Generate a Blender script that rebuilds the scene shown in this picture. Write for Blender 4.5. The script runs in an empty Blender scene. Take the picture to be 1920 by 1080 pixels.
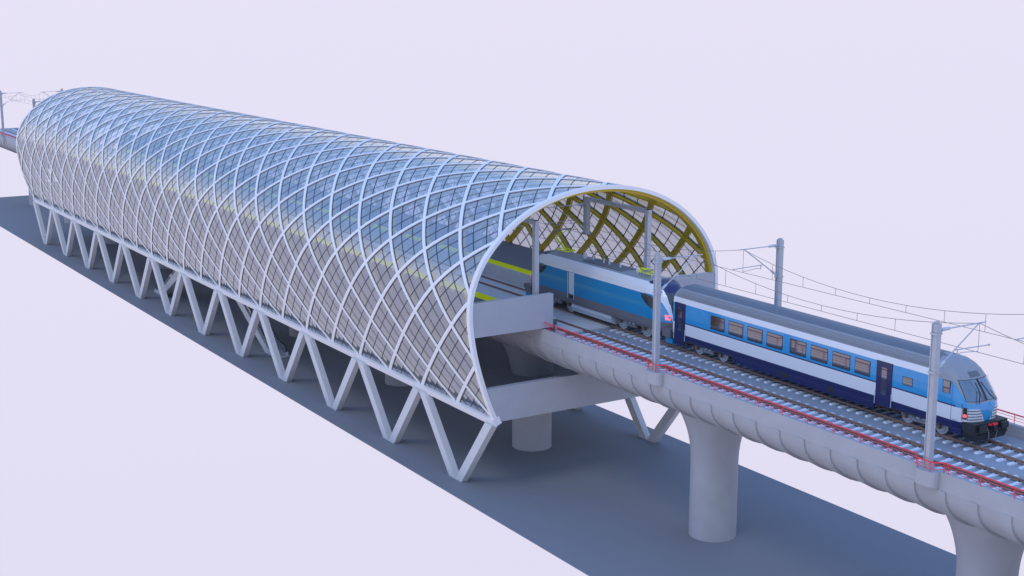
import bpy, math, random
from mathutils import Vector, Matrix
random.seed(4)
sc = bpy.context.scene
COL = sc.collection
PI = math.pi

# ------------------------------------------------------------------ materials
def mat(name, col, rough=0.5, metal=0.0, coat=0.0, var=0.0, scale=3.0, emit=None, spec=None, bump=0.0):
    m = bpy.data.materials.new(name); m.use_nodes = True
    nt = m.node_tree; b = nt.nodes['Principled BSDF']
    b.inputs['Base Color'].default_value = (*col, 1)
    b.inputs['Roughness'].default_value = rough
    b.inputs['Metallic'].default_value = metal
    b.inputs['Coat Weight'].default_value = coat
    b.inputs['Coat Roughness'].default_value = 0.04
    if spec is not None: b.inputs['Specular IOR Level'].default_value = spec
    if emit:
        b.inputs['Emission Color'].default_value = (*emit[0], 1)
        b.inputs['Emission Strength'].default_value = emit[1]
    if var:
        tc = nt.nodes.new('ShaderNodeNewGeometry')
        n = nt.nodes.new('ShaderNodeTexNoise'); n.inputs['Scale'].default_value = scale
        n.inputs['Detail'].default_value = 6
        nt.links.new(tc.outputs['Position'], n.inputs['Vector'])
        r = nt.nodes.new('ShaderNodeMapRange')
        r.inputs['To Min'].default_value = 1 - var; r.inputs['To Max'].default_value = 1 + var
        r.inputs['From Min'].default_value = 0.3; r.inputs['From Max'].default_value = 0.7
        nt.links.new(n.outputs['Fac'], r.inputs['Value'])
        mx = nt.nodes.new('ShaderNodeMix'); mx.data_type = 'RGBA'; mx.blend_type = 'MULTIPLY'
        mx.inputs['Factor'].default_value = 1
        mx.inputs[6].default_value = (*col, 1)
        nt.links.new(r.outputs['Result'], mx.inputs[7])
        nt.links.new(mx.outputs[2], b.inputs['Base Color'])
        if bump:
            bp = nt.nodes.new('ShaderNodeBump'); bp.inputs['Strength'].default_value = bump
            bp.inputs['Distance'].default_value = 0.02
            nt.links.new(n.outputs['Fac'], bp.inputs['Height'])
            nt.links.new(bp.outputs['Normal'], b.inputs['Normal'])
    return m

def glassmat(name, tint, gloss, base_fac, ior=1.45, rough=0.03, film=None, film_fac=0.0):
    m = bpy.data.materials.new(name); m.use_nodes = True
    nt = m.node_tree; nt.nodes.clear()
    out = nt.nodes.new('ShaderNodeOutputMaterial')
    tr = nt.nodes.new('ShaderNodeBsdfTransparent'); tr.inputs[0].default_value = (*tint, 1)
    gl = nt.nodes.new('ShaderNodeBsdfGlossy'); gl.inputs[0].default_value = (*gloss, 1); gl.inputs['Roughness'].default_value = rough
    lw = nt.nodes.new('ShaderNodeLayerWeight'); lw.inputs[0].default_value = .5
    fr = nt.nodes.new('ShaderNodeMath'); fr.operation = 'POWER'; fr.inputs[1].default_value = ior
    nt.links.new(lw.outputs['Facing'], fr.inputs[0])
    ad = nt.nodes.new('ShaderNodeMath'); ad.operation = 'MULTIPLY_ADD'; ad.use_clamp = True; ad.inputs[1].default_value = .65; ad.inputs[2].default_value = base_fac
    nt.links.new(fr.outputs[0], ad.inputs[0])
    mx = nt.nodes.new('ShaderNodeMixShader')
    nt.links.new(ad.outputs[0], mx.inputs[0])
    last = tr
    if film:
        df = nt.nodes.new('ShaderNodeBsdfDiffuse'); df.inputs[0].default_value = (*film, 1)
        m2 = nt.nodes.new('ShaderNodeMixShader'); m2.inputs[0].default_value = film_fac
        nt.links.new(tr.outputs[0], m2.inputs[1]); nt.links.new(df.outputs[0], m2.inputs[2]); last = m2
    nt.links.new(last.outputs[0], mx.inputs[1]); nt.links.new(gl.outputs[0], mx.inputs[2])
    nt.links.new(mx.outputs[0], out.inputs[0])
    return m

M = dict(
    ground=mat('asphalt', (.222, .230, .250), .85, var=.015, scale=.35, spec=.2),
    conc=mat('girder_concrete', (.395, .40, .425), .75, var=.04, scale=.9, spec=.25, bump=.05),
    deck=mat('deck_concrete', (.30, .325, .37), .8, var=.06, scale=1.5, spec=.2),
    slab=mat('track_slab', (.58, .585, .60), .7, var=.04, scale=1.2, spec=.25),
    sleeper=mat('sleeper_concrete', (.68, .72, .78), .75, var=.06, scale=4, spec=.2),
    rail=mat('rusty_rail', (.31, .20, .165), .6, var=.12, scale=6, spec=.3),
    clip=mat('rail_clip', (.02, .022, .03), .6),
    white=mat('white_steel_paint', (.78, .78, .80), .42, var=.015, scale=2, spec=.35),
    wall=mat('wall_concrete', (.40, .41, .45), .7, var=.03, scale=1.2, spec=.25),
    column=mat('column_concrete', (.58, .585, .60), .7, var=.03, scale=1.4, spec=.25),
    yellow=mat('mustard_paint', (.56, .40, .014), .38, var=.04, scale=2),
    mull=mat('dark_mullion', (.025, .032, .045), .5),
    plat=mat('platform_floor', (.155, .16, .18), .65, var=.05, scale=1.5, spec=.3),
    conf=mat('concourse_floor', (.38, .375, .40), .6, var=.05, scale=1.2, spec=.3),
    lime=mat('lime_safety_paint', (.92, .93, .0), .7, var=.03, scale=3, spec=.1),
    red=mat('red_rail_paint', (.82, .05, .06), .5),
    mast=mat('galvanised_mast', (.42, .44, .48), .5, metal=.15, var=.05, scale=3),
    arm=mat('arm_metal', (.44, .48, .54), .4, metal=.1),
    wire=mat('copper_wire', (.22, .19, .18), .5, metal=.3),
    sky_blue=mat('coach_blue_paint', (.012, .29, .60), .3, coat=1.0),
    loco_blue=mat('loco_blue_paint', (.008, .25, .52), .3, coat=1.0),
    navy=mat('navy_paint', (.012, .018, .095), .35, coat=.25),
    twhite=mat('train_white_paint', (.72, .74, .78), .35, coat=.6),
    roofg=mat('train_roof_grey', (.27, .29, .32), .5, var=.04, scale=2),
    roofd=mat('train_roof_dark_grey', (.12, .138, .165), .5, var=.05, scale=2),
    greyskirt=mat('loco_grey_skirt', (.16, .16, .18), .5, var=.05, scale=3),
    black=mat('black_rubber', (.022, .024, .028), .55),
    bogie=mat('bogie_steel', (.23, .24, .26), .55, metal=.1, var=.15, scale=8),
    wheel=mat('wheel_steel', (.55, .57, .60), .35, metal=.2, var=.05, scale=6),
    win=mat('mirror_window', (.29, .28, .295), .05, metal=.9),
    shield=mat('windshield_glass', (.16, .22, .28), .06, metal=.35, coat=1.0),
    dwin=mat('dark_cab_window', (.05, .05, .045), .08, coat=1.0),
    redlamp=mat('red_lamp', (.8, .05, .06), .3, emit=((1, .09, .1), 1.3)),
    pinklamp=mat('tail_lamp', (.8, .2, .25), .3, emit=((1, .16, .2), .75)),
    insul=mat('roof_insulator', (.50, .56, .62), .4),
    panto=mat('pantograph_lime', (.78, .85, .0), .45),
    steel=mat('escalator_steel', (.62, .64, .67), .4, metal=.15, var=.05, scale=4),
    handrail=mat('black_handrail', (.015, .015, .018), .5),
    rust=mat('rusty_axle_box', (.20, .15, .12), .7, var=.15, scale=8),
)
M['glass'] = glassmat('vault_glass', (.76, .78, .82), (.88, .93, 1), .20, 2.6, .05, (.34, .38, .44), .09)
M['bal'] = glassmat('balustrade_glass', (.75, .78, .80), (1, 1, 1), .05, 4, .03, (.5, .52, .55), .2)

# ------------------------------------------------------------------ mesh builder
class MB:
    def __init__(s, *mats): s.v = []; s.f = []; s.m = []; s.sm = []; s.mats = mats
    def add(s, vs, fs, mi=0, smooth=False):
        n = len(s.v); s.v += [tuple(p) for p in vs]
        for f in fs: s.f.append([n + i for i in f]); s.m.append(mi); s.sm.append(smooth)
        return s
    def box(s, x0, x1, y0, y1, z0, z1, mi=0):
        return s.add([(x0,y0,z0),(x1,y0,z0),(x1,y1,z0),(x0,y1,z0),(x0,y0,z1),(x1,y0,z1),(x1,y1,z1),(x0,y1,z1)],
                     [(0,3,2,1),(4,5,6,7),(0,1,5,4),(1,2,6,5),(2,3,7,6),(3,0,4,7)], mi)
    def hexa(s, p, mi=0):
        return s.add(p, [(0,3,2,1),(4,5,6,7),(0,1,5,4),(1,2,6,5),(2,3,7,6),(3,0,4,7)], mi)
    def bar(s, a, b, w, h, mi=0, up=(0,0,1)):
        a = Vector(a); b = Vector(b); d = (b - a).normalized(); u = Vector(up)
        if abs(d.dot(u)) > .98: u = Vector((0,1,0))
        r = d.cross(u).normalized() * (w/2); t = r.cross(d).normalized() * (h/2)
        return s.add([a-r-t,a+r-t,b+r-t,b-r-t,a-r+t,a+r+t,b+r+t,b-r+t],
                     [(0,3,2,1),(4,5,6,7),(0,1,5,4),(1,2,6,5),(2,3,7,6),(3,0,4,7)], mi)
    def tube(s, pts, r, n=6, mi=0, caps=True):
        pts = [Vector(p) for p in pts]; rings = []
        ref = Vector((0,0,1))
        for i, p in enumerate(pts):
            d = (pts[min(i+1,len(pts)-1)] - pts[max(i-1,0)]).normalized()
            u = ref if abs(d.dot(ref)) < .95 else Vector((1,0,0))
            a = d.cross(u).normalized(); b = a.cross(d)
            rr = r[i] if isinstance(r, (list, tuple)) else r
            rings.append([p + (a*math.cos(2*PI*k/n) + b*math.sin(2*PI*k/n))*rr for k in range(n)])
        vs = [q for R_ in rings for q in R_]; fs = []
        for i in range(len(pts)-1):
            for k in range(n):
                fs.append((i*n+k, i*n+(k+1)%n, (i+1)*n+(k+1)%n, (i+1)*n+k))
        s.add(vs, fs, mi, n > 5)
        if caps:
            s.add(rings[0], [tuple(range(n))], mi); s.add(rings[-1], [tuple(range(n-1,-1,-1))], mi)
        return s
    def lathe(s, cx, cy, prof, n=32, mi=0):
        vs = []; fs = []
        for (r, z) in prof:
            for k in range(n): vs.append((cx + r*math.cos(2*PI*k/n), cy + r*math.sin(2*PI*k/n), z))
        for i in range(len(prof)-1):
            for k in range(n): fs.append((i*n+k, i*n+(k+1)%n, (i+1)*n+(k+1)%n, (i+1)*n+k))
        s.add(vs, fs, mi, True)
        return s
    def xdisc(s, x, y, z, r, t, n=24, mi=0, r0=0):   # disc with axis along X
        return s.tube([(x-t/2,y,z),(x+t/2,y,z)], r, n, mi)
    def build(s, name, parent=None):
        me = bpy.data.meshes.new(name); me.from_pydata(s.v, [], s.f)
        for m in s.mats: me.materials.append(m)
        me.polygons.foreach_set('material_index', s.m)
        me.polygons.foreach_set('use_smooth', s.sm)
        me.update()
        o = bpy.data.objects.new(name, me); COL.objects.link(o)
        if parent: o.parent = parent
        return o
def at_origin(mb, c):
    mb.v = [(p[0]-c[0], p[1]-c[1], p[2]-c[2]) for p in mb.v]; return mb
def thing(name, label, cat, loc=(0,0,0), group=None):
    o = bpy.data.objects.new(name, None); COL.objects.link(o); o.location = loc
    o['label'] = label; o['category'] = cat
    if group: o['group'] = group
    o.empty_display_size = .5
    return o
def copy_tree(o, parent=None):
    c = o.copy(); COL.objects.link(c)
    if parent: c.parent = parent
    for ch in list(o.children): copy_tree(ch, c)
    return c

# ------------------------------------------------------------------ constants
RT = 11.70            # rail top
DECK = 11.45
Y0, NB, BAY = 83.75, 24, 5.53
Y1 = Y0 + NB*BAY
MY = [47.6 + 22.73*k for k in range(-1, 11)]     # pier / mast positions

# ------------------------------------------------------------------ ground
g = MB(M['ground']); g.box(-11.2, 11.1, -30, 265, -.04, 0)
o = g.build('ground'); o['kind'] = 'structure'

# ------------------------------------------------------------------ viaduct
via = thing('viaduct', 'pale concrete viaduct with ribbed belly on round piers carrying two tracks', 'viaduct', (0, 0, 0))
def girder(ya, yb):
    """lofted trough girder between ya<yb with overlapping scale-like segments underneath"""
    mb = MB(M['conc'])
    W, zt, zb0, zbel = 5.04, 12.17, 11.24, 8.62
    seg = 2.045; y00 = 73.05
    ys = []
    k = math.floor((ya - y00)/seg)
    y = y00 + k*seg
    N = 22
    while y < yb + seg:
        # segment from y (shallow is just below a groove at y+seg ) : deep end at y
        a, b = max(y, ya), min(y+seg, yb)
        if b > a + 1e-3:
            st = []
            nst = 7
            for i in range(nst+1):
                yy = a + (b-a)*i/nst
                fr = 1 - (yy - y)/seg           # 1 at low-y end
                st.append((yy, .19*max(0, fr)**1.3 + .005))
            rings = []
            for yy, off in st:
                r = []
                for j in range(N+1):
                    t = PI*j/N
                    o2 = off*(.55+.45*math.sin(t))
                    r.append((-(W-.03+o2*.8)*math.cos(t), yy, zb0 - (zb0-zbel-.1+o2)*max(0, math.sin(t))**.92))
                rings.append(r)
            vs = [p for r in rings for p in r]; fs = []
            for i in range(len(rings)-1):
                for j in range(N):
                    p = i*(N+1)+j
                    fs.append((p, p+1, p+N+2, p+N+1))
            mb.add(vs, fs, 0, True)
            # step face at low-y end (faces -y), closed flat against the next segment
            r = rings[0]; vin = [((x*.955), yy, zb0 + (z-zb0)*.92) for x, yy, z in r]
            n = len(r)
            mb.add(r + vin, [(j, n+j, n+j+1, j+1) for j in range(n-1)], 0)
            r = rings[-1]; vin = [((x*.955), yy, zb0 + (z-zb0)*.92) for x, yy, z in r]
            mb.add(r + vin, [(j, j+1, n+j+1, n+j) for j in range(n-1)], 0)
            for side in (0, -1):   # little ledge closing the top of the segment
                q = [rg[side] for rg in rings]
                q2 = [(-4.9 if side == 0 else 4.9, p[1], zb0) for p in q]
                m_ = len(q)
                mb.add(q + q2, [(j, j+1, m_+j+1, m_+j) for j in range(m_-1)], 0)
        y += seg
    # side bands / parapets
    for s in (-1, 1):
        x0, x1 = sorted((s*W, s*(W-.28)))
        mb.box(x0, x1, ya, yb, zb0-.02, zt)
    mb.box(-W+.281, W-.281, ya+.002, yb-.002, zb0, DECK-.002)
    return mb
girder(20, Y0+.35).build('girder', via)
girder(Y0+.352, Y1-.352).build('girder', via)
girder(Y1-.35, 275).build('girder', via)
dk = MB(M['deck'])
dk.box(-4.755, 4.755, 20, Y0+.3, DECK-.001, DECK+.004); dk.build('deck', via)
dk = MB(M['deck']); dk.box(-4.755, 4.755, Y1-.3, 275, DECK-.001, DECK+.004); dk.build('deck', via)
pier_prof = [(1.6, 0), (1.6, 2.6), (1.6, 5.2)] + [(1.6 + 1.0*((z-5.2)/3.8)**2.2, z) for z in (5.7, 6.2, 6.6, 7.0, 7.3, 7.6, 7.9, 8.2, 8.5, 8.8, 9.1)] + [(2.7, 10.2)]
p = MB(M['conc']); p.lathe(0, 0, pier_prof, 48)
pier = None
for y in MY[:-1]:
    if pier is None: pier = p.build('pier', via); q = pier
    else: q = pier.copy(); COL.objects.link(q); q.parent = via
    q.location = (0, y, 0)
bk = MB(M['conc'])   # rounded mast bracket on the side
def bracket(mb, s):
    prof = []
    for k in range(9):
        t = PI/2*k/8
        prof.append((.46*math.sin(t)**.6 if k else 0, ))
    pl = [(-.72, 0), (-.715, .2), (-.66, .36), (-.54, .47), (-.36, .54), (-.15, .57), (.15, .57), (.36, .54), (.54, .47), (.66, .36), (.715, .2), (.72, 0)]
    zs = [(11.28, .0), (11.32, .92), (11.38, 1.0), (12.17, 1.0)]
    rings = [[(s*(5.02 + d*f), yy*(.96 + .04*f), z) for yy, d in pl] for z, f in zs]
    n = len(pl); vs = [q for r in rings for q in r]; fs = []
    for i in range(len(rings)-1):
        for j in range(n-1): fs.append((i*n+j, i*n+j+1, (i+1)*n+j+1, (i+1)*n+j))
    mb.add(vs, fs, 0)
    mb.add(rings[-1], [tuple(range(n))], 0); mb.add(rings[0], [tuple(range(n))], 0)
for s in (-1, 1):
    base = None
    mb = MB(M['conc']); bracket(mb, s)
    for y in MY:
        if Y0 - 1 < y < Y1 + 1: continue
        if base is None: base = mb.build('mast_bracket', via); q = base
        else: q = base.copy(); COL.objects.link(q); q.parent = via
        q.location = (0, y, 0)

# ------------------------------------------------------------------ railway tracks
def sleeper_mb():
    mb = MB(M['sleeper'], M['clip'])
    pr = [(-1.42, .10, .02), (-1.36, .13, .085), (-.45, .13, .085), (-.2, .10, .055), (.2, .10, .055), (.45, .13, .085), (1.36, .13, .085), (1.42, .10, .02)]
    vs = []; fs = []
    for x, hw, h in pr:
        vs += [(x, -hw, 0), (x, -hw*.8, h), (x, hw*.8, h), (x, hw, 0)]
    for i in range(len(pr)-1):
        for k in range(3): fs.append((4*i+k, 4*i+k+1, 4*i+k+5, 4*i+k+4))
    fs += [(0, 1, 2, 3), (28, 29, 30, 31)]
    mb.add(vs, fs, 0)
    for rx in (-.75, .75):
        for dx in (-.12, .12): mb.box(rx+dx-.04, rx+dx+.04, -.055, .055, .08, .13, 1)
    return mb
slm = sleeper_mb().build('sleeper'); sl_me = slm.data; bpy.data.objects.remove(slm)
def rail_mb(x, ya, yb):
    mb = MB(M['rail'])
    pr = [(-.09, 0), (-.09, .02), (-.015, .04), (-.015, .115), (-.055, .125), (-.055, .165), (.055, .165), (.055, .125), (.015, .115), (.015, .04), (.09, .02), (.09, 0)]
    n = len(pr)
    vs = [(x+a, ya, RT-.165+b) for a, b in pr] + [(x+a, yb, RT-.165+b) for a, b in pr]
    mb.add(vs, [(j, (j+1) % n, n+(j+1) % n, n+j) for j in range(n)] + [tuple(range(n)), tuple(range(2*n-1, n-1, -1))])
    return mb
for cx, lb in ((-1.95, 'empty railway track on pale sleepers beside the near red railing'), (1.97, 'railway track under the blue train, farther from the red railing in front')):
    t = thing('railway_track', lb, 'railway track', (cx, 60, DECK), 'tracks on the viaduct')
    for rx in (-.75, .75):
        mb = rail_mb(cx+rx, 22, 272); at_origin(mb, (cx, 60, DECK)); mb.build('rail', t)
    y = Y0 - .55; k = 0
    while y > 28 and k < 74:
        q = bpy.data.objects.new('sleeper', sl_me); COL.objects.link(q); q.parent = t
        q.location = (0, y-60, .004); y -= .735; k += 1
    q = MB(M['sleeper'], M['clip']); yy = Y1 + .6
    while yy < 272:
        for vi, pv in enumerate([]): pass
        base = sleeper_mb(); q.add([(a, b+yy-60, c+.004) for a, b, c in base.v], base.f, 0); yy += .735
    f = q.build('sleeper', t); f['kind'] = 'stuff'; f['label'] = 'pale sleepers beyond the far end of the station'

# ------------------------------------------------------------------ red railings
def railing(s, ya, yb, label, bulges):
    t = thing('guard_railing', label, 'railing', (s*5.02, ya, 12.17), 'red railings on the viaduct edge')
    X = 5.0
    path = [(X, ya)]
    for b in bulges:
        if ya < b-.9 and b+.9 < yb:
            path += [(X, b-.86), (X+.16, b-.76), (X+.42, b-.62), (X+.48, b-.3), (X+.48, b+.3), (X+.42, b+.62), (X+.16, b+.76), (X, b+.86)]
    path.append((X, yb))
    org = (s*5.02, ya, 12.17)
    def line(z, r, name):
        mb = MB(M['red']); mb.tube([(s*px, py, z) for px, py in path], r, 6); at_origin(mb, org); mb.build(name, t)
    line(12.70, .040, 'top_rail'); line(12.53, .014, 'middle_rail'); line(12.36, .014, 'bottom_rail')
    pb = MB(M['red']); pb.box(-.016, .016, -.016, .016, 0, .52); post = None
    ys = []
    y = ya + .05
    stops = [b for b in bulges if ya < b < yb]
    step = 2.03
    cur = ya + .05
    while cur < yb:
        if not any(abs(cur-b) < .95 for b in stops): ys.append((X, cur))
        cur += step
    for b in stops: ys += [(X, b-.9), (X+.46, b-.4), (X+.46, b+.4), (X, b+.9)]
    for px, py in ys:
        if post is None: post = pb.build('post', t); q = post
        else: q = post.copy(); COL.objects.link(q); q.parent = t
        q.location = (s*px - org[0], py - org[1], 0)
    return t
railing(-1, 22, Y0-.05, 'long red railing along the near edge of the viaduct in front of the station', MY)
railing(1, 22, Y0-.05, 'dark red railing on the far edge of the viaduct behind the train nose', MY)
railing(-1, Y1+.05, 268, 'small red railing on the near edge beyond the far end of the station', MY)
railing(1, Y1+.05, 268, 'distant red railing on the far edge beyond the far end of the station', MY)

# ------------------------------------------------------------------ catenary masts
def cantilever(t, s, o0=(0, 0, 0)):
    """arm from a post at x=s*5.15 reaching the track centre at s*1.95, heights absolute"""
    def P(x, z, y=0): return (s*x - o0[0], y - o0[1], z - o0[2])
    arm = MB(M['arm']); arm.tube([P(4.9, 19.42), P(1.5, 19.42)], .035, 6); arm.tube([P(4.85, 17.45), P(2.02, 19.40)], .035, 6)
    a = arm.build('bracket_arm', t)
    ins = MB(M['insul'])
    ins.tube([P(4.92, 19.42), P(4.75, 19.42), P(4.74, 19.42), P(4.2, 19.42), P(4.12, 19.42)], [.05, .05, .10, .09, .04], 8)
    ins.build('insulator', a); ins = MB(M['insul'])
    ins.tube([P(4.9, 17.42), P(4.72, 17.54), P(4.45, 17.73), P(4.4, 17.765)], [.04, .09, .08, .04], 8)
    ins.build('insulator', a)
    reg = MB(M['arm']); reg.tube([P(3.72, 18.22), P(1.12, 18.16)], .03, 6); reg.tube([P(3.5, 18.2), P(3.5, 17.96)], .03, 6)
    reg.tube([P(3.5, 17.96), P(3.2, 18.03), P(1.95, 17.92)], .022, 6); reg.tube([P(1.12, 18.2), P(1.12, 18.1)], .05, 6)
    reg.build('registration_arm', t)
def mast(s, y, label):
    t = thing('catenary_mast', label, 'mast', (s*5.15, y, 12.17), 'catenary masts along the viaduct')
    org = (s*5.15, y, 12.17)
    mb = MB(M['mast'])                        # H-shaped pole
    mb.box(-.175, .175, -.175, -.12, 0, 7.62); mb.box(-.175, .175, .12, .175, 0, 7.62)
    mb.box(-.13, .13, -.119, .119, 0, 7.6)
    mb.build('pole', t)
    c = MB(M['mast']); c.box(-.23, .23, -.23, .23, 0, .06); c.build('base_plate', t)
    c = MB(M['mast']); c.box(-.10, .10, -.10, .10, 7.62, 7.72); c.build('pole_cap', t)
    for z in (7.05, 5.05): c = MB(M['mast']); c.box(-.215, .215, -.215, .215, z, z+.10); c.box(*sorted((-s*.2, -s*.36)), -.06, .06, z, z+.14); c.build('clamp', t)
    cantilever(t, s, org)
    for ch in t.children:
        if ch.name.startswith(('bracket_arm', 'registration_arm')):
            ch.location.y += y     # cantilever() lays its points at y = 0
    return t
mast(-1, MY[1], 'tall grey catenary mast beside the nose of the coach, right side of the picture')
mast(-1, MY[2], 'grey catenary mast at the near railing in front of the gap between locomotive and coach')
mast(1, MY[2], 'grey catenary mast standing behind the roof of the coach')
mast(1, MY[1], 'catenary mast at the right edge of the picture, only its arm tip in view')
mast(-1, MY[0], 'catenary mast at the near railing beyond the right edge of the picture')
mast(-1, MY[9], 'distant catenary mast half hidden behind the far end of the glass vault')
mast(-1, MY[10], 'distant catenary mast at the left edge of the picture above the red railing')
mast(1, MY[10], 'distant catenary mast rising over the far end of the vault, right of its pair')

def gantry(s, ye, dy, label):
    t = thing('catenary_gantry', label, 'gantry', (s*5.05, ye, 12.7), 'gantries inside the station mouths')
    org = (s*5.05, ye, 12.7)
    mb = MB(M['mast']); mb.box(-.18, .18, -.18, .18, 0, 7.3); mb.build('pole', t)
    mb = MB(M['mast']); mb.box(-.16, .16, *sorted((-dy*.25, dy*8.3)), 7.0, 7.3)
    mb.build('beam', t)
    mb = MB(M['mast']); mb.box(-.2, .2, *sorted((dy*7.9, dy*8.3)), 4.35, 6.999); mb.box(-.24, .24, *sorted((dy*7.86, dy*8.34)), 4.25, 4.35); mb.build('drop_post', t)
    yy = ye + dy*8.1
    cantilever(t, s, org)
    for ch in t.children:
        if ch.name.startswith(('bracket_arm', 'registration_arm')): ch.location.y += yy
gantry(-1, 84.75, 1, 'grey L-shaped catenary gantry at the station mouth left of the locomotive')
gantry(1, 84.75, 1, 'grey L-shaped catenary gantry at the station mouth behind the locomotive')
gantry(-1, Y1-1.4, -1, 'grey catenary gantry inside the far mouth of the station on the near side')
gantry(1, Y1-1.4, -1, 'grey catenary gantry inside the far mouth of the station on the far side')

# overhead wires
for cx, lb in ((-1.95, 'overhead wire with droppers above the empty near track'), (1.95, 'overhead wire with droppers above the track of the train')):
    t = thing('overhead_wire', lb, 'overhead wire', (cx, 47.6, 17.87), 'overhead wires above the two tracks')
    org = (cx, 47.6, 17.87)
    pts = []; n = 16
    for k in range(len(MY)-1):
        for i in range(n):
            if k == len(MY)-2 and i > 11: continue
            f = i/n; pts.append((cx, MY[k] + 22.73*f, 19.40 - 1.18*4*f*(1-f)))
    mb = MB(M['wire']); mb.tube(pts, .016, 5); at_origin(mb, org); mb.build('messenger_wire', t)
    mb = MB(M['wire']); mb.tube([(cx, MY[0], 17.87), (cx, MY[-1]-6, 17.87)], .016, 5); at_origin(mb, org); mb.build('contact_wire', t)
    for k in range(len(MY)-1):
        for i in range(8):
            if (k == 0 and i < 4) or (k == len(MY)-2 and i > 5): continue
            f = (i+.0)/8; z = 19.40 - 1.18*4*f*(1-f)
            mb = MB(M['wire']); mb.box(-.009, .009, -.009, .009, 0, z-17.87)
            q = mb.build('dropper', t); q.location = (0, MY[k] + 22.73*f - 47.6, 0)

# ------------------------------------------------------------------ station hall
hall = thing('station_hall', 'long glazed tube-shaped station with white diagonal lattice ribs on V columns', 'station', (0, Y0, 0))
ORG = (0, Y0, 0)
half = [(9.12, 5.95), (9.62, 7.1), (10.08, 8.35), (10.5, 9.7), (10.85, 11.1), (11.08, 12.5), (11.18, 13.8), (11.08, 15.1), (10.68, 16.4), (9.95, 17.7), (8.85, 18.95), (7.4, 20.12), (5.6, 21.08), (3.7, 21.72), (1.85, 22.06), (0, 22.16)]
half = [(x*.992, z) for x, z in half]
ctrl = [(-x, z) for x, z in half] + [(x, z) for x, z in reversed(half[:-1])]
def cr(P, n=14):
    out = []
    Q = [(2*P[0][0]-P[1][0], 2*P[0][1]-P[1][1])] + P + [(2*P[-1][0]-P[-2][0], 2*P[-1][1]-P[-2][1])]
    for i in range(1, len(Q)-2):
        for k in range(n):
            t = k/n
            out.append(tuple(.5*(2*Q[i][c] + (Q[i+1][c]-Q[i-1][c])*t + (2*Q[i-1][c]-5*Q[i][c]+4*Q[i+1][c]-Q[i+2][c])*t*t
                       + (-Q[i-1][c]+3*Q[i][c]-3*Q[i+1][c]+Q[i+2][c])*t**3) for c in (0, 1)))
    out.append(P[-1]); return out
crv = cr(ctrl)
acc = [0]
for a, b in zip(crv, crv[1:]): acc.append(acc[-1] + math.hypot(b[0]-a[0], b[1]-a[1]))
S = acc[-1]
import bisect
def prof(v):
    s = max(0, min(S, S*v/10)); i = min(len(crv)-2, max(0, bisect.bisect(acc, s)-1))
    f = (s-acc[i])/(acc[i+1]-acc[i]); a, b = crv[i], crv[i+1]
    x = a[0]+(b[0]-a[0])*f; z = a[1]+(b[1]-a[1])*f
    # smooth normal
    j0, j1 = max(0, i-3), min(len(crv)-1, i+4)
    tx, tz = crv[j1][0]-crv[j0][0], crv[j1][1]-crv[j0][1]; L = math.hypot(tx, tz)
    return x, z, -tz/L, tx/L          # outward normal
def SP(u, v, off=0.0):
    x, z, nx, nz = prof(v); return Vector((x + nx*off, Y0 + u*BAY, z + nz*off))

# ribs
def rib(fam, c):
    """fam +1: u=c+v ; fam -1: u=c-v"""
    v0 = max(0, (-c if fam > 0 else c-NB)); v1 = min(10, (NB-c if fam > 0 else c))
    if v1 - v0 < .05: return
    v0 += .035; v1 -= .035
    n = max(3, int((v1-v0)*7)); fr = []
    for i in range(n+1):
        v = v0 + (v1-v0)*i/n; u = c + fam*v
        e = .02; p = SP(u, v); q = SP(u+fam*e, v+e) - SP(u-fam*e, v-e); T = q.normalized()
        _, _, nx, nz = prof(v); Nn = Vector((nx, 0, nz)); B = T.cross(Nn).normalized()
        fr.append((p, Nn, B))
    lift = .0 if fam > 0 else .006
    hw = .152
    def sweep(mb, sec, smooth=False, mi=0):
        m = len(sec); vs = []; fs = []
        for p, N_, B in fr:
            for b, h in sec: vs.append(p + B*b + N_*h)
        for i in range(len(fr)-1):
            for k in range(m): fs.append((i*m+k, i*m+(k+1) % m, (i+1)*m+(k+1) % m, (i+1)*m+k))
        mb.add(vs, fs, mi, smooth); mb.add(vs[:m], [tuple(range(m))], mi); mb.add(vs[-m:], [tuple(range(m-1, -1, -1))], mi)
    mb = MB(M['white']); sweep(mb, [(-hw, -.03), (-hw, .07+lift), (hw, .07+lift), (hw, -.03)])
    at_origin(mb, ORG); r = mb.build('rib', hall)
    mb = MB(M['yellow'])
    keep = [f for f in fr if Y0+.46 < f[0].y < Y1-.46]
    if len(keep) < 2: return
    fr = keep
    if fam > 0: sweep(mb, [(-.215, -.031), (.215, -.031), (.225, -.30), (-.225, -.30)])
    else:
        sec = [(-.205*math.cos(2*PI*k/10), -.20 - .165*math.sin(2*PI*k/10)) for k in range(10)]
        sweep(mb, sec, True)
    at_origin(mb, ORG); mb.build('rib_lining', r)
for fam in (1, -1):
    rng = range(-10+1, NB) if fam > 0 else range(1, NB+10)
    for c in rng: rib(fam, c)

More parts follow.
